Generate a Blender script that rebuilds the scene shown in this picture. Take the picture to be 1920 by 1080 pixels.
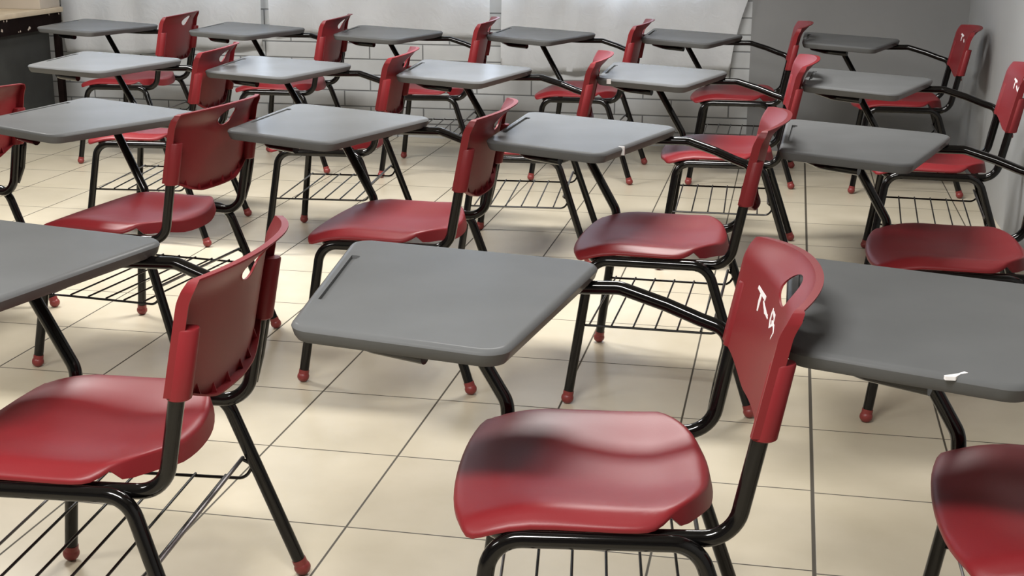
import bpy, bmesh, math, random
from mathutils import Vector, Matrix

for o in list(bpy.data.objects):
    bpy.data.objects.remove(o, do_unlink=True)
scene = bpy.context.scene
COL = scene.collection

# ------------------------------------------------------------------ camera
F_PX = 2549.5
YAW, PITCH, ROLL = -0.199486, 0.274457, 0.0029925
cam_d = bpy.data.cameras.new('camera')
cam = bpy.data.objects.new('camera', cam_d)
COL.objects.link(cam)
fw = Vector((math.sin(YAW) * math.cos(PITCH), math.cos(YAW) * math.cos(PITCH), -math.sin(PITCH)))
rt = Vector((math.cos(YAW), -math.sin(YAW), 0))
up = rt.cross(fw)
r2 = rt * math.cos(ROLL) + up * math.sin(ROLL)
u2 = -rt * math.sin(ROLL) + up * math.cos(ROLL)
M = Matrix((r2, u2, -fw)).transposed().to_4x4()
M.translation = Vector((1.25136, -3.06170, 1.33664))
cam.matrix_world = M
cam_d.sensor_width = 36.0
cam_d.lens = F_PX / 1920 * 36.0
cam_d.clip_start = 0.05
scene.camera = cam

# ------------------------------------------------------------------ view, world, lights
vs = scene.view_settings
vs.view_transform = 'Standard'
vs.look = 'None'
vs.gamma = 1.0
vs.use_curve_mapping = False
vs.exposure = 0.0

world = bpy.data.worlds.new('world')
scene.world = world
world.use_nodes = True
bg = world.node_tree.nodes['Background']
bg.inputs[0].default_value = (0.80, 0.88, 1.0, 1)
bg.inputs[1].default_value = 5.0

CEIL = 2.72
LIGHT_POS = [(0.50, 1.78), (-2.20, 1.78), (0.45, -2.25), (-2.20, -2.25)]
LIGHT_W = [96, 104, 94, 50]
for (lx, ly), pw in zip(LIGHT_POS, LIGHT_W):
    ld = bpy.data.lights.new('ceiling_lamp_light', 'AREA')
    ld.shape = 'RECTANGLE'
    ld.size = 1.15
    ld.size_y = 0.42
    ld.spread = math.radians(165)          # louvred fixtures throw their light downwards
    ld.energy = pw
    ld.color = (1.0, 0.985, 0.96)
    lo = bpy.data.objects.new('ceiling_lamp_light', ld)
    lo.location = (lx, ly, CEIL - 0.075)
    COL.objects.link(lo)


# ------------------------------------------------------------------ materials
def new_mat(name):
    m = bpy.data.materials.new(name)
    m.use_nodes = True
    nt = m.node_tree
    b = nt.nodes['Principled BSDF']
    return m, nt, b


def simple(name, col, rough=0.5, coat=0.0, metal=0.0, var=0.0, scale=6.0, bump=0.0, bscale=60.0, spec=0.5):
    m, nt, b = new_mat(name)
    b.inputs['Base Color'].default_value = (*col, 1)
    b.inputs['Roughness'].default_value = rough
    b.inputs['Coat Weight'].default_value = coat
    b.inputs['Coat Roughness'].default_value = 0.08
    b.inputs['Metallic'].default_value = metal
    b.inputs['Specular IOR Level'].default_value = spec
    tc = nt.nodes.new('ShaderNodeTexCoord')
    if var:
        n = nt.nodes.new('ShaderNodeTexNoise')
        n.inputs['Scale'].default_value = scale
        n.inputs['Detail'].default_value = 4
        nt.links.new(tc.outputs['Object'], n.inputs['Vector'])
        r = nt.nodes.new('ShaderNodeMapRange')
        r.inputs['From Min'].default_value = 0.3
        r.inputs['From Max'].default_value = 0.7
        r.inputs['To Min'].default_value = 1 - var
        r.inputs['To Max'].default_value = 1 + var
        nt.links.new(n.outputs['Fac'], r.inputs['Value'])
        mx = nt.nodes.new('ShaderNodeVectorMath')
        mx.operation = 'SCALE'
        mx.inputs[0].default_value = col
        nt.links.new(r.outputs[0], mx.inputs['Scale'])
        nt.links.new(mx.outputs[0], b.inputs['Base Color'])
    if bump:
        n = nt.nodes.new('ShaderNodeTexNoise')
        n.inputs['Scale'].default_value = bscale
        n.inputs['Detail'].default_value = 3
        nt.links.new(tc.outputs['Object'], n.inputs['Vector'])
        bp = nt.nodes.new('ShaderNodeBump')
        bp.inputs['Strength'].default_value = bump
        bp.inputs['Distance'].default_value = 0.002
        nt.links.new(n.outputs['Fac'], bp.inputs['Height'])
        nt.links.new(bp.outputs[0], b.inputs['Normal'])
    return m


RED = simple('red_plastic', (0.178, 0.0125, 0.016), 0.42, spec=0.32, var=0.05, scale=5, bump=0.05, bscale=400)
GREY = simple('grey_tablet_plastic', (0.116, 0.118, 0.119), 0.24, var=0.04, scale=7, bump=0.03, bscale=500, spec=0.015)
DARKGREY = simple('dark_tablet_underside', (0.035, 0.035, 0.038), 0.6)
BLACK = simple('black_enamel_tube', (0.0028, 0.0024, 0.0024), 0.11, spec=0.36)
WIRE = simple('black_wire', (0.006, 0.0055, 0.0055), 0.25, spec=0.35)
STEEL = simple('worn_wire', (0.16, 0.15, 0.15), 0.3, metal=0.8)
FOOT = simple('red_rubber_foot', (0.20, 0.028, 0.026), 0.42)
RIVET = simple('rivet_metal', (0.42, 0.30, 0.26), 0.4, metal=0.3)
PAINT = simple('white_correction_paint', (0.78, 0.76, 0.76), 0.5)
SHEET = simple('white_cloth', (0.88, 0.89, 0.90), 0.75, var=0.05, scale=3, bump=0.15, bscale=60)
for n_ in SHEET.node_tree.nodes:
    if n_.type == 'BUMP':
        n_.inputs['Distance'].default_value = 0.010
        n_.inputs['Strength'].default_value = 0.55
    if n_.type == 'TEX_NOISE' and n_.inputs['Scale'].default_value > 20:
        n_.inputs['Scale'].default_value = 11
        n_.inputs['Detail'].default_value = 5
        n_.inputs['Distortion'].default_value = 0.9
PILL = simple('dark_grey_plaster', (0.205, 0.207, 0.207), 0.55, var=0.05, scale=2.5, bump=0.08, bscale=90)
RWALL = simple('grey_wall_paint', (0.33, 0.335, 0.335), 0.55, var=0.05, scale=2.0, bump=0.08, bscale=90)
WALLM = simple('pale_wall_paint', (0.20, 0.20, 0.20), 0.7, var=0.03)
CEILM = simple('white_ceiling_paint', (0.55, 0.55, 0.54), 0.8)
WOOD = simple('pale_wood_laminate', (0.50, 0.40, 0.27), 0.4, var=0.12, scale=9)
DARKWOOD = simple('dark_brown_edge', (0.009, 0.0055, 0.005), 0.8, var=0.2, scale=20, spec=0.03)
DESKGREY = simple('grey_metal_panel', (0.050, 0.051, 0.048), 0.7, var=0.2, scale=4, spec=0.1)
CHIP = simple('chipped_laminate', (0.42, 0.35, 0.28), 0.7)
BOXM = simple('beige_card', (0.52, 0.44, 0.34), 0.7, var=0.06, scale=5)
BOXM2 = simple('tan_card', (0.42, 0.36, 0.29), 0.7, var=0.06, scale=5)
FRAME = simple('window_frame_metal', (0.35, 0.35, 0.35), 0.4, metal=0.5)
FIXT = simple('white_fixture', (0.7, 0.7, 0.7), 0.4)

# tile floor -------------------------------------------------------
TU, TV = 0.34, 0.41387
FLOORM, nt, b = new_mat('cream_floor_tiles')
tc = nt.nodes.new('ShaderNodeTexCoord')
sep = nt.nodes.new('ShaderNodeSeparateXYZ')
nt.links.new(tc.outputs['Object'], sep.inputs[0])


def math_node(nt, op, a, b_, c=None):
    n = nt.nodes.new('ShaderNodeMath')
    n.operation = op
    for i, v in enumerate((a, b_, c)):
        if v is None:
            continue
        if isinstance(v, (int, float)):
            n.inputs[i].default_value = v
        else:
            nt.links.new(v, n.inputs[i])
    return n.outputs[0]


JX = 4 * TU + 0.002
right = math_node(nt, 'GREATER_THAN', sep.outputs['X'], JX)
yoff = math_node(nt, 'MULTIPLY_ADD', right, 0.012, sep.outputs['Y'])


def line_mask(nt, coord, period, half, soft):
    # 0 at the joint, 1 on the tile
    d = math_node(nt, 'PINGPONG', coord, period / 2)
    mr = nt.nodes.new('ShaderNodeMapRange')
    mr.inputs['From Min'].default_value = half
    mr.inputs['From Max'].default_value = half + soft
    nt.links.new(d, mr.inputs['Value'])
    return mr.outputs[0]


mx_ = line_mask(nt, sep.outputs['X'], TU, 0.0019, 0.0016)
my_ = line_mask(nt, yoff, TV, 0.0015, 0.0016)
jd = math_node(nt, 'ABSOLUTE', math_node(nt, 'SUBTRACT', sep.outputs['X'], JX), 0)
mj = nt.nodes.new('ShaderNodeMapRange')
mj.inputs['From Min'].default_value = 0.0034
mj.inputs['From Max'].default_value = 0.0055
nt.links.new(jd, mj.inputs['Value'])
mask = math_node(nt, 'MINIMUM', math_node(nt, 'MINIMUM', mx_, my_), mj.outputs[0])
# per tile tint
fx = math_node(nt, 'FLOOR', math_node(nt, 'DIVIDE', sep.outputs['X'], TU), 0)
fy = math_node(nt, 'FLOOR', math_node(nt, 'DIVIDE', yoff, TV), 0)
cmb = nt.nodes.new('ShaderNodeCombineXYZ')
nt.links.new(fx, cmb.inputs[0])
nt.links.new(fy, cmb.inputs[1])
wn = nt.nodes.new('ShaderNodeTexWhiteNoise')
nt.links.new(cmb.outputs[0], wn.inputs['Vector'])
ns = nt.nodes.new('ShaderNodeTexNoise')
ns.inputs['Scale'].default_value = 3.2
ns.inputs['Detail'].default_value = 5
ns.inputs['Roughness'].default_value = 0.55
nt.links.new(tc.outputs['Object'], ns.inputs['Vector'])
cr = nt.nodes.new('ShaderNodeValToRGB')
cr.color_ramp.elements[0].position = 0.3
cr.color_ramp.elements[0].color = (0.48, 0.422, 0.310, 1)
cr.color_ramp.elements[1].position = 0.7
cr.color_ramp.elements[1].color = (0.575, 0.512, 0.395, 1)
nt.links.new(ns.outputs['Fac'], cr.inputs[0])
tint = math_node(nt, 'MULTIPLY_ADD', wn.outputs['Value'], 0.06, 0.97)
sc = nt.nodes.new('ShaderNodeVectorMath')
sc.operation = 'SCALE'
nt.links.new(cr.outputs[0], sc.inputs[0])
nt.links.new(tint, sc.inputs['Scale'])
mix = nt.nodes.new('ShaderNodeMix')
mix.data_type = 'RGBA'
nt.links.new(mask, mix.inputs['Factor'])
mix.inputs[6].default_value = (0.055, 0.045, 0.030, 1)
nt.links.new(sc.outputs[0], mix.inputs[7])
nt.links.new(mix.outputs[2], b.inputs['Base Color'])
rr = nt.nodes.new('ShaderNodeMapRange')
rr.inputs['To Min'].default_value = 0.8
rr.inputs['To Max'].default_value = 0.30
nt.links.new(mask, rr.inputs['Value'])
nt.links.new(rr.outputs[0], b.inputs['Roughness'])
bp = nt.nodes.new('ShaderNodeBump')
bp.inputs['Strength'].default_value = 0.4
bp.inputs['Distance'].default_value = 0.001
nt.links.new(mask, bp.inputs['Height'])
nt.links.new(bp.outputs[0], b.inputs['Normal'])

# painted block wall -----------------------------------------------
BW, BH, BZ0, BX0 = 0.325, 0.0935, 0.0815, 0.276
BRICK, nt, b = new_mat('painted_block_wall')
tc = nt.nodes.new('ShaderNodeTexCoord')
sep = nt.nodes.new('ShaderNodeSeparateXYZ')
nt.links.new(tc.outputs['Object'], sep.inputs[0])
zz = math_node(nt, 'SUBTRACT', sep.outputs['Z'], BZ0)
row = math_node(nt, 'FLOOR', math_node(nt, 'DIVIDE', zz, BH), 0)
par = math_node(nt, 'MODULO', math_node(nt, 'ADD', row, 101.0), 2.0)     # row 1 (z .175-.269) keeps joints at BX0
xx = math_node(nt, 'MULTIPLY_ADD', par, BW / 2, math_node(nt, 'SUBTRACT', sep.outputs['X'], BX0))
m1 = line_mask(nt, zz, BH, 0.0014, 0.004)
m2 = line_mask(nt, xx, BW, 0.0014, 0.004)
mask = math_node(nt, 'MINIMUM', m1, m2)
ns = nt.nodes.new('ShaderNodeTexNoise')
ns.inputs['Scale'].default_value = 5
ns.inputs['Detail'].default_value = 5
nt.links.new(tc.outputs['Object'], ns.inputs['Vector'])
cr = nt.nodes.new('ShaderNodeValToRGB')
cr.color_ramp.elements[0].position = 0.3
cr.color_ramp.elements[0].color = (0.43, 0.44, 0.445, 1)
cr.color_ramp.elements[1].position = 0.7
cr.color_ramp.elements[1].color = (0.51, 0.52, 0.52, 1)
nt.links.new(ns.outputs['Fac'], cr.inputs[0])
mix = nt.nodes.new('ShaderNodeMix')
mix.data_type = 'RGBA'
nt.links.new(mask, mix.inputs['Factor'])
mix.inputs[6].default_value = (0.13, 0.135, 0.14, 1)
nt.links.new(cr.outputs[0], mix.inputs[7])
nt.links.new(mix.outputs[2], b.inputs['Base Color'])
b.inputs['Roughness'].default_value = 0.55
bp = nt.nodes.new('ShaderNodeBump')
bp.inputs['Strength'].default_value = 0.6
bp.inputs['Distance'].default_value = 0.004
nt.links.new(mask, bp.inputs['Height'])
nt.links.new(bp.outputs[0], b.inputs['Normal'])

# window glass and lamp diffuser
GLASS, nt, b = new_mat('window_glass')
b.inputs['Base Color'].default_value = (0.9, 0.95, 1, 1)
b.inputs['Roughness'].default_value = 0.02
b.inputs['Transmission Weight'].default_value = 1.0
b.inputs['IOR'].default_value = 1.05
DIFF, nt, b = new_mat('lamp_diffuser')
b.inputs['Emission Color'].default_value = (1, 0.985, 0.96, 1)
b.inputs['Emission Strength'].default_value = 3.0


# ------------------------------------------------------------------ mesh helpers
def obj(name, bm, mat, parent=None, smooth=True, angle=35):
    me = bpy.data.meshes.new(name)
    bmesh.ops.recalc_face_normals(bm, faces=bm.faces)
    bm.to_mesh(me)
    bm.free()
    me.materials.append(mat)
    if smooth:
        me.shade_smooth()
        me.set_sharp_from_angle(angle=math.radians(angle))
    o = bpy.data.objects.new(name, me)
    COL.objects.link(o)
    if parent is not None:
        o.parent = parent
    return o


def tag(o, label=None, cat=None, group=None, kind=None):
    if label: o['label'] = label
    if cat: o['category'] = cat
    if group: o['group'] = group
    if kind: o['kind'] = kind
    return o


def empty(name, loc=(0, 0, 0), rz=0.0):
    o = bpy.data.objects.new(name, None)
    o.empty_display_size = 0.1
    o.location = loc
    o.rotation_euler = (0, 0, rz)
    COL.objects.link(o)
    return o


def add_box(bm, x0, x1, y0, y1, z0, z1, bev=0.0):
    vs_ = [bm.verts.new((x, y, z)) for z in (z0, z1) for y in (y0, y1) for x in (x0, x1)]
    fs = [(0, 2, 3, 1), (4, 5, 7, 6), (0, 1, 5, 4), (2, 6, 7, 3), (0, 4, 6, 2), (1, 3, 7, 5)]
    faces = [bm.faces.new([vs_[i] for i in f]) for f in fs]
    if bev:
        es = list({e for f in faces for e in f.edges})
        bmesh.ops.bevel(bm, geom=es, offset=bev, segments=2, affect='EDGES', profile=0.6)
    return bm


def box(*a, **k):
    return add_box(bmesh.new(), *a, **k)


def fillet(pts, rad, seg=7):
    """round the inner corners of a 3d polyline; rad is a number or a list per corner"""
    pts = [Vector(p) for p in pts]
    out = [pts[0]]
    for i in range(1, len(pts) - 1):
        r = rad[i - 1] if isinstance(rad, (list, tuple)) else rad
        a, c, d = pts[i - 1], pts[i], pts[i + 1]
        u, v = (a - c), (d - c)
        lu, lv = u.length, v.length
        u.normalize(); v.normalize()
        ang = u.angle(v)
        if r <= 0 or ang > math.pi - 0.02:
            out.append(c)
            continue
        t = r / math.tan(ang / 2)
        t = min(t, lu * 0.49, lv * 0.49) if (lu > 0 and lv > 0) else t
        rr_ = t * math.tan(ang / 2)
        bis = (u + v).normalized()
        cen = c + bis * (rr_ / math.sin(ang / 2))
        p0, p1 = c + u * t, c + v * t
        a0, a1 = (p0 - cen), (p1 - cen)
        tot = a0.angle(a1)
        for k in range(seg + 1):
            f = k / seg
            s = (math.sin((1 - f) * tot) * a0 + math.sin(f * tot) * a1) / math.sin(tot)
            out.append(cen + s)
    out.append(pts[-1])
    return out


def add_tube(bm, pts, r, n=12, cap=True, closed=False):
    pts = [Vector(p) for p in pts]
    N = len(pts)
    tang = []
    for i in range(N):
        if closed:
            t = pts[(i + 1) % N] - pts[i - 1]
        else:
            t = pts[min(i + 1, N - 1)] - pts[max(i - 1, 0)]
        tang.append(t.normalized())
    ref = Vector((0, 0, 1)) if abs(tang[0].z) < 0.9 else Vector((0, 1, 0))
    nrm = (ref - tang[0] * ref.dot(tang[0])).normalized()
    rings = []
    for i in range(N):
        t = tang[i]
        nrm = (nrm - t * nrm.dot(t)).normalized()
        bi = t.cross(nrm)
        rings.append([bm.verts.new(pts[i] + r * (math.cos(2 * math.pi * k / n) * nrm + math.sin(2 * math.pi * k / n) * bi)) for k in range(n)])
    for i in range(N - 1 if not closed else N):
        A, B = rings[i], rings[(i + 1) % N]
        for k in range(n):
            bm.faces.new((A[k], A[(k + 1) % n], B[(k + 1) % n], B[k]))
    if cap and not closed:
        bm.faces.new(rings[0][::-1])
        bm.faces.new(rings[-1])
    return bm


def tube(pts, r, n=12, **k):
    return add_tube(bmesh.new(), pts, r, n, **k)


def add_ball(bm, c, r, sz=1.0):
    g = bmesh.ops.create_uvsphere(bm, u_segments=16, v_segments=10, radius=r)
    for v in g['verts']:
        v.co = Vector((v.co.x, v.co.y, v.co.z * sz)) + Vector(c)


def sstep(a, b_, t):
    k = min(1.0, max(0.0, (t - a) / (b_ - a)))
    return k * k * (3 - 2 * k)


def boolean_cut(o, cutter_bm):
    """cut a groove into o's mesh once, then remove the cutter"""
    cm = bpy.data.meshes.new('cut')
    bmesh.ops.recalc_face_normals(cutter_bm, faces=cutter_bm.faces)
    cutter_bm.to_mesh(cm); cutter_bm.free()
    co = bpy.data.objects.new('cut', cm)
    COL.objects.link(co)
    md = o.modifiers.new('cut', 'BOOLEAN')
    md.operation = 'DIFFERENCE'
    md.solver = 'EXACT'
    md.object = co
    dg = bpy.context.evaluated_depsgraph_get()
    dg.update()
    me = bpy.data.meshes.new_from_object(o.evaluated_get(dg))
    old = o.data
    o.modifiers.clear()
    o.data = me
    me.name = old.name + '_mesh'
    bpy.data.objects.remove(co, do_unlink=True)
    bpy.data.meshes.remove(cm)


# ------------------------------------------------------------------ room shell
YB = 4.726         # back wall plane
XR = 2.183         # right wall plane
XL, YF = -4.3, -5.2


def struct(name, bm, mat, label=None, smooth=False):
    o = obj(name, bm, mat, None, smooth=smooth)
    return tag(o, label, None, None, 'structure')


struct('floor', box(XL - .1, XR + .1, YF - .1, YB + .1, -0.08, 0.0), FLOORM, 'cream ceramic tile floor with thin dark grout lines')
struct('ceiling', box(XL - .1, XR + .1, YF - .1, YB + .1, CEIL, CEIL + 0.08), CEILM, 'white ceiling')

# back wall with window openings behind the hanging sheets
WZ0, WZ1 = 0.87, 2.25
WX = [(-3.05, -1.35), (-1.10, 0.85)]
bm = bmesh.new()
xs = [XL - .1] + [v for w in WX for v in w] + [XR + .1]
add_box(bm, xs[0], xs[-1], YB, YB + .14, 0, WZ0)
add_box(bm, xs[0], xs[-1], YB, YB + .14, WZ1, CEIL)
for i in range(0, len(xs), 2):
    add_box(bm, xs[i], xs[i + 1], YB, YB + .14, WZ0, WZ1)
struct('wall_back', bm, BRICK, 'back wall of painted grey blocks behind the last row')
for i, (a, c) in enumerate(WX):
    w = empty('window_%d' % (i + 1), ((a + c) / 2, YB + .07, WZ0))
    tag(w, 'window above the block wall behind the white sheets', None, None, 'structure')
    h = (c - a) / 2
    H = WZ1 - WZ0
    bm = bmesh.new()
    add_box(bm, -h, h, -.02, .02, 0, .04)
    add_box(bm, -h, h, -.02, .02, H - .04, H)
    for q in (-h + .02, 0, h - .02):
        add_box(bm, q - .02, q + .02, -.02, .02, .04, H - .04)
    obj('window_frame', bm, FRAME, w, smooth=False)
    obj('window_pane', box(-h + .02, h - .02, -.002, .002, .02, H - .02), GLASS, w, smooth=False)

struct('wall_right', box(XR, XR + .12, YF, YB, 0, CEIL), RWALL, 'smooth grey side wall on the right')
struct('wall_left', box(XL - .12, XL, YF, YB, 0, CEIL), WALLM)
struct('wall_front', box(XL - .1, XR + .1, YF - .12, YF, 0, CEIL), WALLM)
struct('trim_1', box(1.032, XR, YB - .012, YB, 0, CEIL), PILL, 'smooth dark grey panel on the back wall in the right corner')
struct('trim_2', box(XR - .014, XR, -3.2, 2.805, 0, CEIL), RWALL, 'shallow grey pilaster on the right wall')


# ceiling luminaires
def ceiling_lamp(x, y, lab):
    t = empty('ceiling_light', (x, y, CEIL))
    tag(t, lab, 'ceiling light', 'luminaires on the ceiling')
    bm = bmesh.new()
    add_box(bm, -.62, .62, -.25, -.235, -.07, 0)
    add_box(bm, -.62, .62, .235, .25, -.07, 0)
    add_box(bm, -.62, -.605, -.235, .235, -.07, 0)
    add_box(bm, .605, .62, -.235, .235, -.07, 0)
    add_box(bm, -.605, .605, -.235, .235, -.02, 0)
    obj('lamp_housing', bm, FIXT, t, smooth=False)
    obj('lamp_diffuser', box(-.60, .60, -.23, .23, -.045, -.035), DIFF, t, smooth=False)


for (lx, ly), lab in zip(LIGHT_POS, [
        'ceiling light above the middle of the third row', 'ceiling light above the third row, at the far left',
        'ceiling light in front of the nearest row, in the middle', 'ceiling light in front of the nearest row, at the far left']):
    ceiling_lamp(lx, ly, lab)


# ------------------------------------------------------------------ hanging white sheets
def sheet(name, label, pts_bottom, x0, x1t, x1b, z1, seed, amp=0.030, yoff=0.035):
    """cloth hanging flat on the wall: bottom profile z(x), right edge from x1b (bottom) to x1t (top)"""
    rnd = random.Random(seed)
    ph = [(rnd.uniform(4, 9), rnd.uniform(0, 6.3), rnd.uniform(.3, 1)) for _ in range(3)] + \
         [(rnd.uniform(14, 34), rnd.uniform(0, 6.3), rnd.uniform(.22, .45)) for _ in range(4)]
    nx, nz = 110, 60
    bm = bmesh.new()

    def zb(u):
        for (u0, a), (u1, c) in zip(pts_bottom, pts_bottom[1:]):
            if u <= u1:
                f = (u - u0) / (u1 - u0)
                f = f * f * (3 - 2 * f)
                return a + (c - a) * f
        return pts_bottom[-1][1]
    g = []
    for j in range(nz + 1):
        v = j / nz
        r_ = []
        for i in range(nx + 1):
            u = i / nx
            b0 = zb(u)
            z = b0 + (z1 - b0) * v
            hh = (z - .4) / 0.45
            xe = x1b + (x1t - x1b) * (min(1, max(0, hh)) ** 1.8 if x1t > x1b else 0)
            x = x0 + (xe - x0) * u
            d = sum(a * math.sin(k * x + p + 1.4 * math.sin(1.1 * z + p)) for k, p, a in ph) / 1.6
            d += .5 * math.sin(7 * z + 3.1 * x + seed) * math.sin(2.3 * x + seed)
            d *= amp * (1.0 - 0.35 * v)
            curl = .012 * math.exp(-(z - b0) / .03)
            r_.append(bm.verts.new((x, YB - yoff - abs(amp) * .6 + d * .8 + curl, z)))
        g.append(r_)
    for j in range(nz):
        for i in range(nx):
            bm.faces.new((g[j][i], g[j][i + 1], g[j + 1][i + 1], g[j + 1][i]))
    bmesh.ops.solidify(bm, geom=bm.faces[:], thickness=0.0015)
    o = obj(name, bm, SHEET, None, angle=80)
    tag(o, label, 'curtain', 'white sheets hanging on the back wall')
    return o


sheet('hanging_sheet', 'white cloth sheet hanging on the back wall beside the brown desk, leftmost of three',
      [(0, .46), (.3, .45), (.7, .50), (1, .52)], -3.11, -1.83, -1.83, 2.4, 3)
sheet('hanging_sheet', 'middle white cloth sheet on the back wall with the shortest, straight bottom edge',
      [(0, .605), (.5, .600), (1, .600)], -1.775, -.44, -.44, 2.4, 8)
sheet('hanging_sheet', 'white cloth sheet with slanting right edge hanging next to the dark grey wall panel',
      [(0, .435), (.12, .41), (.5, .43), (1, .45)], -.375, 1.012, .925, 2.4, 15)

# ------------------------------------------------------------------ brown desk at the left
desk = empty('teacher_desk', (-3.30, 4.0, 0))
tag(desk, 'teacher desk with pale wooden top, chipped dark brown edge and grey front panel', 'desk')


desk.location = (-3.39, 4.0, 0)
XE = 0.395
obj('tabletop', box(-.42, XE + .01, -1.25, .445, .722, .75, bev=.003), WOOD, desk)
obj('apron', box(-.41, XE, -1.24, .435, .632, .7215), DARKWOOD, desk, smooth=False)
obj('front_panel', box(XE - .055, XE - .04, -1.15, .35, .14, .631), DESKGREY, desk, smooth=False)
for (lx, ly) in ((XE - .020, .412), (XE - .020, -.40), (XE - .020, -1.2), (-.38, .412), (-.38, -1.2)):
    obj('leg', box(lx - .018, lx + .018, ly - .018, ly + .018, 0, .6315, bev=.003), DARKWOOD, desk)
bm = bmesh.new()
rnd = random.Random(4)
for (yy, zz_, s) in ((.08, .656, .012), (.064, .649, .008), (-.02, .646, .005), (-.04, .644, .005), (-.205, .664, .010), (.41, .712, .006), (-.15, .712, .009), (-.18, .713, .007), (.30, .716, .006)):
    k = 7
    c0 = [bm.verts.new((XE + .0004, yy + s * rnd.uniform(.5, 1.2) * math.cos(2 * math.pi * q / k), zz_ + s * rnd.uniform(.5, 1.3) * math.sin(2 * math.pi * q / k))) for q in range(k)]
    c1 = [bm.verts.new((XE + .0014, v.co.y, v.co.z)) for v in c0]
    bm.faces.new(c0[::-1]); bm.faces.new(c1)
    for q in range(k):
        bm.faces.new((c0[q], c0[(q + 1) % k], c1[(q + 1) % k], c1[q]))
tag(obj('chipped_patch', bm, CHIP, desk, smooth=False), 'pale chips in the dark edge')
bx = obj('storage_box', box(-.145, .145, -.11, .11, 0, .30, bev=.004), BOXM2, None)
bx.location = (-3.145, 4.33, .75); bx.rotation_euler = (0, 0, math.radians(0))
tag(bx, 'tan box standing at the wall end of the desk, right of the paler box', 'box', 'boxes on the desk')
bx = obj('storage_box', box(-.25, .25, -.11, .11, 0, .34, bev=.004), BOXM, None)
bx.location = (-3.545, 4.33, .75)
tag(bx, 'pale beige box on the desk in the top left corner of the picture', 'box', 'boxes on the desk')

# ------------------------------------------------------------------ tablet arm chair (local: front is -x, writing tablet on +y side)
TR = 0.0137        # tube radius


def round_poly(pts, radii, seg=6):
    n = len(pts)
    out = []
    for i in range(n):
        a, c, d = Vector(pts[i - 1]), Vector(pts[i]), Vector(pts[(i + 1) % n])
        u, v = (a - c).normalized(), (d - c).normalized()
        ang = u.angle(v)
        t = radii[i] / math.tan(ang / 2)
        cen = c + (u + v).normalized() * (radii[i] / math.sin(ang / 2))
        a0, a1 = c + u * t - cen, c + v * t - cen
        tot = a0.angle(a1)
        for k in range(seg + 1):
            f = k / seg
            out.append(cen + (math.sin((1 - f) * tot) * a0 + math.sin(f * tot) * a1) / math.sin(tot))
    return out


def inset(poly, d):
    """move a ccw/cw polygon inward by d"""
    n = len(poly)
    area = sum(poly[i - 1].x * poly[i].y - poly[i].x * poly[i - 1].y for i in range(n))
    sg = 1 if area > 0 else -1
    out = []
    for i in range(n):
        t = (poly[(i + 1) % n] - poly[i - 1]).normalized()
        nrm = Vector((-t.y, t.x)) * sg
        out.append(poly[i] + nrm * d)
    return out


def rear_x(z):
    """centre line of the back upright"""
    return 0.178 + (z - 0.43) * 0.19


def back_edge_x(z):
    return .186 + .2 * (z - .577) + .012 * sstep(.73, .785, z)


def back_sag(z):
    return .042 + .020 * sstep(.72, .785, z)


HW = .243


def back_x(y, z):
    s = min(1.0, abs(y) / HW)
    return back_edge_x(z) + back_sag(z) * (1 - s ** 2.2) + .0035 * max(0.0, (s - .93) / .07) ** 2


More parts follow.
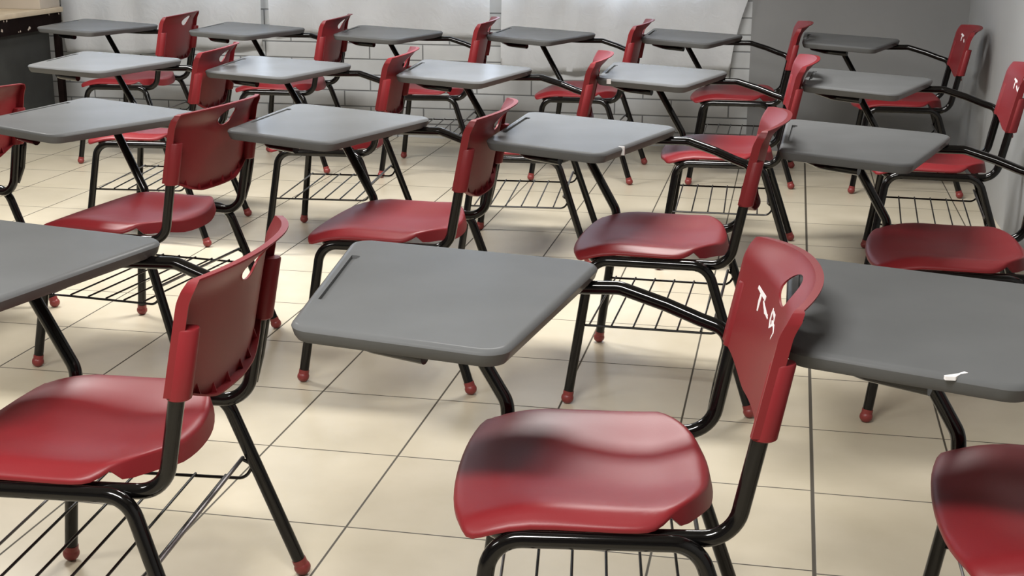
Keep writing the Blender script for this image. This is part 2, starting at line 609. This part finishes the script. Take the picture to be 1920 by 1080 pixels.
def make_back():
    """moulded shell with flange, hand hole, sleeves and gussets, all one piece of plastic"""
    bm = bmesh.new()
    nu, nv = 64, 36
    g = []
    for j in range(nv + 1):
        v = j / nv
        row_ = []
        for i in range(nu + 1):
            s = -1 + 2 * i / nu
            a = abs(s)
            zb = .533 + .045 * sstep(.35, 1.0, a)
            zt = .784 - .012 * a ** 2
            # rounded top corners
            if a > .94:
                zt -= .014 * (1 - math.sqrt(max(0, 1 - ((a - .94) / .06) ** 2)))
            z = zb + (zt - zb) * v
            y = s * HW
            row_.append(bm.verts.new((back_x(y, z), y, z)))
        g.append(row_)
    hc, ha, hb = .7390, .043, .0250
    kill = []
    for j in range(nv):
        for i in range(nu):
            f = bm.faces.new((g[j][i], g[j][i + 1], g[j + 1][i + 1], g[j + 1][i]))
            c = f.calc_center_median()
            if (c.y / ha) ** 2 + ((c.z - hc) / hb) ** 2 < 1:
                kill.append(f)
    bmesh.ops.delete(bm, geom=kill, context='FACES')
    hole = []
    for e in list(bm.edges):
        if e.is_valid and e.is_boundary:
            mid = (e.verts[0].co + e.verts[1].co) / 2
            if (mid.y / ha) ** 2 + ((mid.z - hc) / hb) ** 2 < 2.2:
                hole.append(e)
    for v in {v for e in hole for v in e.verts}:
        k = math.sqrt((v.co.y / ha) ** 2 + ((v.co.z - hc) / hb) ** 2)
        if k > 1e-6:
            y, z = v.co.y / k, hc + (v.co.z - hc) / k
            v.co = (back_x(y, z), y, z)
    outer = [e for e in bm.edges if e.is_boundary and e not in hole]
    # flange: pull the border backwards
    for edges, dep in ((outer, None), (hole, .004)):
        r_ = bmesh.ops.extrude_edge_only(bm, edges=edges)
        for v in [q for q in r_['geom'] if isinstance(q, bmesh.types.BMVert)]:
            if dep is None:
                a = abs(v.co.y) / HW
                d = .013 + .008 * sstep(.93, 1.0, a)
                if v.co.z < .60 and a < .97:
                    d = .022 - .008 * a
            else:
                d = dep
            v.co.x += d
    bmesh.ops.recalc_face_normals(bm, faces=bm.faces)
    bmesh.ops.solidify(bm, geom=bm.faces[:], thickness=0.003)
    bmesh.ops.remove_doubles(bm, verts=bm.verts[:], dist=0.0002)
    # sleeves over the uprights
    for sy in (-1, 1):
        z0, z1 = .572, .693
        n = 20
        rings = []
        for z, rs in ((z0, .0182), (z0 + .002, .0204), (z1 - .003, .0194), (z1, .0175)):
            cx, cy = rear_x(z) + .0046, sy * (.2245 + .006 * (z - .5))
            rings.append([bm.verts.new((cx + rs * math.cos(2 * math.pi * k / n), cy + rs * math.sin(2 * math.pi * k / n), z)) for k in range(n)])
        for a_, b_ in zip(rings, rings[1:]):
            for k in range(n):
                bm.faces.new((a_[k], a_[(k + 1) % n], b_[(k + 1) % n], b_[k]))
        bm.faces.new(rings[0][::-1]); bm.faces.new(rings[-1])
    # gussets along the bottom rim, behind the shell
    for y in (-.155, -.095, -.035, .035, .095, .155):
        a = abs(y) / HW
        zb = .533 + .045 * sstep(.35, 1.0, a)
        x0_ = back_x(y, zb)
        p = [(x0_ + .002, zb + .003), (x0_ + .013, zb + .003), (back_x(y, zb + .022) + .003, zb + .022)]
        A = [bm.verts.new((x_, y - .0015, z_)) for x_, z_ in p]
        B = [bm.verts.new((x_, y + .0015, z_)) for x_, z_ in p]
        bm.faces.new(A); bm.faces.new(B[::-1])
        for k in range(3):
            bm.faces.new((A[k], B[k], B[(k + 1) % 3], A[(k + 1) % 3]))
    return bm


def seat_z(x, y):
    a = abs(y) / .24
    z = .430
    z += .017 * sstep(.25, .86, a) * sstep(-.26, -.12, x)
    z -= .014 * sstep(.86, 1.02, a)
    z -= .017 * (max(0, (-.175 - x)) / .095) ** 1.8
    z -= .010 * math.exp(-((x - .02) / .10) ** 2) * (1 - min(1, a) ** 2)
    z += .008 * sstep(.05, .14, x)
    z -= .006 * sstep(.13, .155, x)
    return z


def make_seat():
    half = [(-.272, 0), (-.270, -.07), (-.263, -.14), (-.250, -.20), (-.236, -.232), (-.212, -.244), (-.17, -.243), (-.10, -.243),
            (-.03, -.246), (.025, -.247), (.053, -.238), (.078, -.215), (.103, -.183), (.124, -.145), (.140, -.100), (.149, -.05)]
    pts = half + [(.152, 0)] + [(x, -y) for x, y in reversed(half[1:])]
    # smooth (catmull-rom) outline
    out = []
    n = len(pts)
    for i in range(n):
        p0, p1, p2, p3 = (Vector(pts[(i + k) % n]) for k in (-1, 0, 1, 2))
        for t in (0, .5):
            out.append(.5 * ((2 * p1) + (p2 - p0) * t + (2 * p0 - 5 * p1 + 4 * p2 - p3) * t * t + (3 * p1 - p0 - 3 * p2 + p3) * t ** 3))
    out = [Vector((p.x, p.y)) for p in out]
    c = Vector((-.06, 0))
    bm = bmesh.new()
    rings = []
    for k in (1.0, .985, .96, .93, .89, .84, .78, .70, .6, .48, .34, .18):
        rings.append([bm.verts.new((c.x + (p.x - c.x) * k, (p.y) * k, seat_z(c.x + (p.x - c.x) * k, p.y * k) - (.004 if k == 1.0 else .0012 if k == .985 else 0))) for p in out])
    for a, b_ in zip(rings, rings[1:]):
        for i in range(len(out)):
            j = (i + 1) % len(out)
            bm.faces.new((a[i], a[j], b_[j], b_[i]))
    cv = bm.verts.new((c.x, 0, seat_z(c.x, 0)))
    for i in range(len(out)):
        bm.faces.new((rings[-1][i], rings[-1][(i + 1) % len(out)], cv))
    # turned-down lip
    prev = rings[0]
    for dz, dr in ((-.006, .001), (-1, .0005)):
        nr = []
        for v, p in zip(rings[0], out):
            rear = sstep(.080, .094, p.x)
            front = sstep(-.2, -.25, p.x)
            depth = .007 + .024 * rear + .001 * front
            d = -.003 if dz > -.5 else -depth
            q = (p - c).normalized()
            dr2 = dr + (.007 * rear if dz < -.5 else 0)
            nr.append(bm.verts.new((p.x + q.x * dr2, p.y + q.y * dr2, v.co.z + d)))
        for i in range(len(out)):
            j = (i + 1) % len(out)
            bm.faces.new((prev[i], prev[j], nr[j], nr[i]))
        prev = nr
    bmesh.ops.recalc_face_normals(bm, faces=bm.faces)
    bmesh.ops.solidify(bm, geom=bm.faces[:], thickness=0.0035)
    return bm


T1, T2, T3, T4 = (-.519, .455), (-.027, .388), (-.182, -.202), (-.525, -.129)


def tab_z(x):
    """height of the writing surface, it rises slightly towards the front"""
    return .704 - .045 * (x + .52)


def make_tablet_bm():
    poly = [Vector(p) for p in round_poly([T1, T4, T3, T2], [.040, .042, .045, .045], 8)]
    bm = bmesh.new()
    rings = []
    for d, z in ((.016, .667), (.009, .6685), (.0045, .675), (0, .689), (.0015, .6925), (.005, .6955), (.0095, .6968), (.0125, .697), (.0135, .697)):
        rings.append([bm.verts.new((p.x, p.y, tab_z(p.x) + z - .697)) for p in inset(poly, d)])
    for a, b_ in zip(rings, rings[1:]):
        for i in range(len(poly)):
            j = (i + 1) % len(poly)
            bm.faces.new((a[i], a[j], b_[j], b_[i]))
    bm.faces.new(rings[0][::-1])
    bm.faces.new(rings[-1])
    return bm


def make_chair():
    root = empty('tablet_arm_chair')
    # four legs: each is half of a side hoop with a red foot
    for sx in (-1, 1):
        for sy in (-1, 1):
            cx = -.197 if sx < 0 else .118
            path = fillet([(sx * .25, sy * .283, .018), (cx, sy * .243, .405), (-.04, sy * .243, .405)], .055, 8)
            lg = obj('leg', tube(path, TR, 14), BLACK, root)
            bm = bmesh.new()
            add_ball(bm, (sx * .2505, sy * .2835, .0165), .0175, .95)
            d = (Vector(path[1]) - Vector(path[0])).normalized()
            p0 = Vector((sx * .25, sy * .283, .018)); 
            add_tube(bm, [p0, p0 + d * .019], .0148, 16)
            tag(obj('rubber_foot', bm, FOOT, lg), 'red round rubber foot')
    # seat frame with the back uprights
    pts = []
    zt = .672
    pts = [(rear_x(zt), -.2255, zt), (rear_x(.46), -.2245, .46), (.170, -.218, .407), (-.205, -.218, .400),
           (-.205, .218, .400), (.170, .218, .407), (rear_x(.46), .2245, .46), (rear_x(zt), .2255, zt)]
    pts2 = [(rear_x(zt), -.2255, zt), (rear_x(.404), -.2195, .404), (-.205, -.218, .400),
            (-.205, .218, .400), (rear_x(.404), .2195, .404), (rear_x(zt), .2255, zt)]
    obj('seat_frame', tube(fillet(pts2, [.058, .05, .05, .058], 9), TR, 14), BLACK, root)
    # arm that carries the tablet
    ya = .2505
    arm = [(rear_x(.44), .2300, .440), (rear_x(.485) + .001, .2490, .490), (rear_x(.580) + .002, .2525, .588), (.150, .275, .604), (.090, .297, .624), (.004, .329, .646), (-.12, .335, .644),
           (-.30, .320, .651), (-.455, .24, .658), (-.478, .06, .659), (-.41, -.07, .656), (-.31, -.115, .652)]
    obj('arm_tube', tube(fillet(arm, [.02, .045, .06, .08, .05, .1, .1, .08, .07, .06], 7), .0131, 14), BLACK, root)
    sup = [(-.200, .2700, .350), (-.205, .283, .430), (-.333, .3175, .640), (-.40, .312, .653)]
    obj('support_tube', tube(fillet(sup, [.06, .03], 7), TR, 14), BLACK, root)
    # wire book basket
    bz = .222
    w = bmesh.new()
    yy = .254
    for sy in (-1, 1):
        side = [(-.222, sy * yy, bz), (.150, sy * yy, bz), (.166, sy * (yy + .001), bz + .030), (.146, sy * (yy - .004), bz + .043)]
        add_tube(w, fillet(side, [.030, .010], 7), .0035, 8)
    bk = obj('book_basket', w, WIRE, root)
    for x_, m_ in ((-.196, STEEL), (-.135, WIRE), (-.075, WIRE), (-.015, WIRE), (.045, WIRE), (.108, WIRE)):
        obj('basket_wire', tube([(x_, -yy - .001, bz + .0045), (x_, yy + .001, bz + .0045)], .0028, 8), m_, bk)
    obj('basket_wire', tube([(.146, -yy, bz + .045), (.146, yy, bz + .045)], .0042, 10), STEEL, bk)
    # seat, back, tablet
    obj('seat', make_seat(), RED, root, angle=60)
    back = obj('backrest', make_back(), RED, root, angle=38)
    for sy in (-1, 1):
        bm = bmesh.new()
        zc = .622
        add_ball(bm, (rear_x(zc) + .0185, sy * (.2245), zc), .0032)
        obj('rivet', bm, RIVET, back)
    tab = obj('writing_tablet', make_tablet_bm(), GREY, root, angle=25)
    # pencil groove: a slot along the front edge, wider step at its far end
    cb = bmesh.new()
    add_box(cb, -.5025, -.4915, .020, .318, .6965, .715)
    bmesh.ops.rotate(cb, verts=cb.verts[:], cent=(-.497, .17, .69), matrix=Matrix.Rotation(math.radians(-1.0), 3, 'Z'))
    boolean_cut(tab, cb)
    cb = bmesh.new()
    add_box(cb, -.4925, -.4840, .292, .3165, .6990, .7155)
    boolean_cut(tab, cb)
    tab.data.shade_smooth()
    tab.data.set_sharp_from_angle(angle=math.radians(28))
    bm = bmesh.new()
    obj('screw_plate', box(-.27, -.19, .28, .36, .6585, .6635), BLACK, root, smooth=False)
    return root


def copy_chair(root):
    r_ = root.copy(); COL.objects.link(r_)
    for ch in list(root.children):
        c = ch.copy(); COL.objects.link(c); c.parent = r_
        for g in list(ch.children):
            d = g.copy(); COL.objects.link(d); d.parent = c
    return r_


# position, rotation, label
CHAIRS = {
    'A1': (0.0942, -0.9469, 0.0789, 'nearest-row chair at far left, seen from behind, desk cut by the left frame edge'),
    'A2': (1.0057, -0.9407, 0.1407, 'nearest chair in the middle, with large white scrawl on its red backrest'),
    'A3': (1.7915, -0.9640, 0.0080, 'nearest-row chair cut by the right frame edge, white chip on its grey desk rim'),
    'B0': (-1.5010, 0.8257, -0.2862, 'second-row chair at the left frame edge, only its red back and rear legs showing'),
    'B1': (-0.6275, 0.6987, -0.1052, 'second-row chair whose whole red back with oval hole faces the viewer'),
    'B2': (0.1698, 0.7615, -0.0089, 'second-row chair just behind the nearest middle desk, dark red back half turned away'),
    'B3': (0.9525, 0.7420, -0.0170, 'second-row chair with a tiny white nick on its grey desk rim'),
    'B4': (1.7625, 0.7645, -0.0200, 'rightmost second-row chair, its arm tube cut by the right frame edge'),
    'C1': (-1.2949, 2.1949, 0.0961, 'third-row chair furthest left, its grey desk in front of the brown teacher desk'),
    'C2': (-0.5121, 2.1749, 0.0869, 'third-row chair, second from left, with bright bluish glare on its desk'),
    'C3': (0.2680, 2.2021, 0.0841, 'middle third-row chair, with light glare on the right part of its desk'),
    'C4': (1.0497, 2.2535, 0.0229, 'third-row chair with a small white spot at the near corner of its desk'),
    'C5': (1.8283, 2.1787, -0.0493, 'third-row chair beside the right wall, small white scrawl on its red back'),
    'D1': (-2.1955, 3.8130, 0.0530, 'back-row chair furthest left, beside the brown teacher desk'),
    'D2': (-1.3193, 3.7961, 0.0464, 'back-row chair, second from left, before the left and middle white sheets'),
    'D3': (-0.5218, 3.7795, 0.0730, 'back-row chair, third from left, in front of the middle white sheet'),
    'D4': (0.2607, 3.8549, -0.0229, 'back-row chair, third from right, in front of the right-hand white sheet'),
    'D5': (1.0405, 3.9119, 0.0020, 'back-row chair, second from right, desk before the slanting edge of a sheet'),
    'D6': (1.8307, 3.8635, -0.0102, 'back-row chair in the right corner, tiny white scrawl on its back'),
}
proto = make_chair()
chairs = {}
for i, (k, (x, y, t, lab)) in enumerate(CHAIRS.items()):
    chairs[k] = (x, y, t)
objs = {}
for i, (k, (x, y, t, lab)) in enumerate(CHAIRS.items()):
    o = proto if i == 0 else copy_chair(proto)
    objs[k] = o
for k, (x, y, t, lab) in CHAIRS.items():
    o = objs[k]
    o.location = (x, y, 0)
    o.rotation_euler = (0, 0, t)
    tag(o, lab, 'chair', 'tablet-arm chairs in rows')


# ------------------------------------------------------------------ painted marks (children of the part they are on)
def child(root, base):
    for c in root.children:
        if c.name.split('.')[0] == base:
            return c


def stroke(bm, pts, w):
    """flat brush stroke on the front face of the backrest, pts are (y, z) with optional width"""
    n = len(pts)
    L, R_ = [], []
    for i, p in enumerate(pts):
        a = Vector(pts[max(i - 1, 0)][:2]); c = Vector(pts[min(i + 1, n - 1)][:2])
        t = (c - a).normalized()
        nn = Vector((-t.y, t.x))
        ww = (p[2] if len(p) > 2 else w) * .60
        for lst, sg in ((L, 1), (R_, -1)):
            q = Vector(p[:2]) + nn * ww * sg
            lst.append((q.x, q.y))
    top = [[bm.verts.new((back_x(y, z) - .0006, y, z)) for y, z in lst] for lst in (L, R_)]
    bot = [[bm.verts.new((back_x(y, z) + .0008, y, z)) for y, z in lst] for lst in (L, R_)]
    for i in range(n - 1):
        bm.faces.new((top[0][i], top[0][i + 1], top[1][i + 1], top[1][i]))
        bm.faces.new((bot[0][i], bot[1][i], bot[1][i + 1], bot[0][i + 1]))
        bm.faces.new((top[0][i], bot[0][i], bot[0][i + 1], top[0][i + 1]))
        bm.faces.new((top[1][i], top[1][i + 1], bot[1][i + 1], bot[1][i]))
    for e in (0, -1):
        bm.faces.new((top[0][e], top[1][e], bot[1][e], bot[0][e]))


bm = bmesh.new()
stroke(bm, [(.150, .703, .005), (.128, .6985, .006), (.102, .6950, .007)], .006)
stroke(bm, [(.1285, .6975, .007), (.1300, .683, .008), (.1285, .666, .004)], .006)
stroke(bm, [(.110, .689, .003), (.098, .682, .005), (.080, .676, .005), (.062, .672, .002)], .004)
stroke(bm, [(.100, .683, .002), (.088, .675, .004), (.066, .676, .002)], .004)
stroke(bm, [(.040, .696, .004), (.043, .686, .006), (.043, .676, .006), (.036, .664, .005)], .006)
stroke(bm, [(.036, .692, .004), (.018, .689, .007), (.016, .678, .007), (.032, .668, .004)], .006)
stroke(bm, [(.030, .678, .003), (.006, .676, .005), (-.004, .668, .005), (.006, .655, .003)], .005)
tag(obj('painted_mark', bm, PAINT, child(objs['A2'], 'backrest'), smooth=False), 'white hand-painted letters')
bm = bmesh.new()
stroke(bm, [(.142, .719, .006), (.120, .7145, .007), (.098, .711, .007)], .008)
stroke(bm, [(.120, .714, .008), (.123, .701, .008), (.122, .684, .005)], .006)
stroke(bm, [(.094, .698, .005), (.075, .690, .007), (.052, .684, .006)], .006)
stroke(bm, [(.050, .700, .005), (.046, .688, .006), (.040, .676, .004)], .006)
tag(obj('painted_mark', bm, PAINT, child(objs['C5'], 'backrest'), smooth=False), 'white hand-painted letters')
bm = bmesh.new()
stroke(bm, [(.170, .733, .006), (.148, .7285, .007), (.128, .726, .007)], .008)
stroke(bm, [(.148, .728, .008), (.151, .715, .008), (.150, .700, .005)], .006)
stroke(bm, [(.112, .712, .006), (.100, .704, .008), (.092, .698, .004)], .006)
tag(obj('painted_mark', bm, PAINT, child(objs['D6'], 'backrest'), smooth=False), 'white hand-painted letters')


def edge_mark(k, base, pts, w, z0, z1):
    """small dab of white paint lying on the tablet's rim"""
    bm = bmesh.new()
    n = len(pts)
    P = [Vector(p) for p in pts]
    a_, b_ = [], []
    for i in range(n):
        t = (P[min(i + 1, n - 1)] - P[max(i - 1, 0)]).normalized()
        nn = Vector((-t.y, t.x)) * w[i] / 2
        a_.append(P[i] + nn); b_.append(P[i] - nn)
    for z in (z0, z1):
        pass
    lo = [[bm.verts.new((q.x, q.y, z0)) for q in l] for l in (a_, b_)]
    hi = [[bm.verts.new((q.x, q.y, z1)) for q in l] for l in (a_, b_)]
    for i in range(n - 1):
        bm.faces.new((hi[0][i], hi[0][i + 1], hi[1][i + 1], hi[1][i]))
        bm.faces.new((lo[0][i], lo[1][i], lo[1][i + 1], lo[0][i + 1]))
        bm.faces.new((hi[0][i], lo[0][i], lo[0][i + 1], hi[0][i + 1]))
        bm.faces.new((hi[1][i], hi[1][i + 1], lo[1][i + 1], lo[1][i]))
    for e in (0, -1):
        bm.faces.new((hi[0][e], hi[1][e], lo[1][e], lo[0][e]))
    tag(obj('paint_spot', bm, PAINT, child(objs[k], 'writing_tablet'), smooth=False), 'white chip on the rim')


edge_mark('A3', None, [(-.300, -.180), (-.288, -.177), (-.278, -.166), (-.268, -.157)], [.006, .011, .004, .007], .6880, tab_z(-.28) + .0005)
edge_mark('B3', None, [(-.156, -.0520), (-.1385, -.0565)], [.005, .005], .664, tab_z(-.15) + .0006)
edge_mark('C4', None, [(-.480, -.1365), (-.464, -.1400)], [.007, .006], .682, tab_z(-.47) - .002)
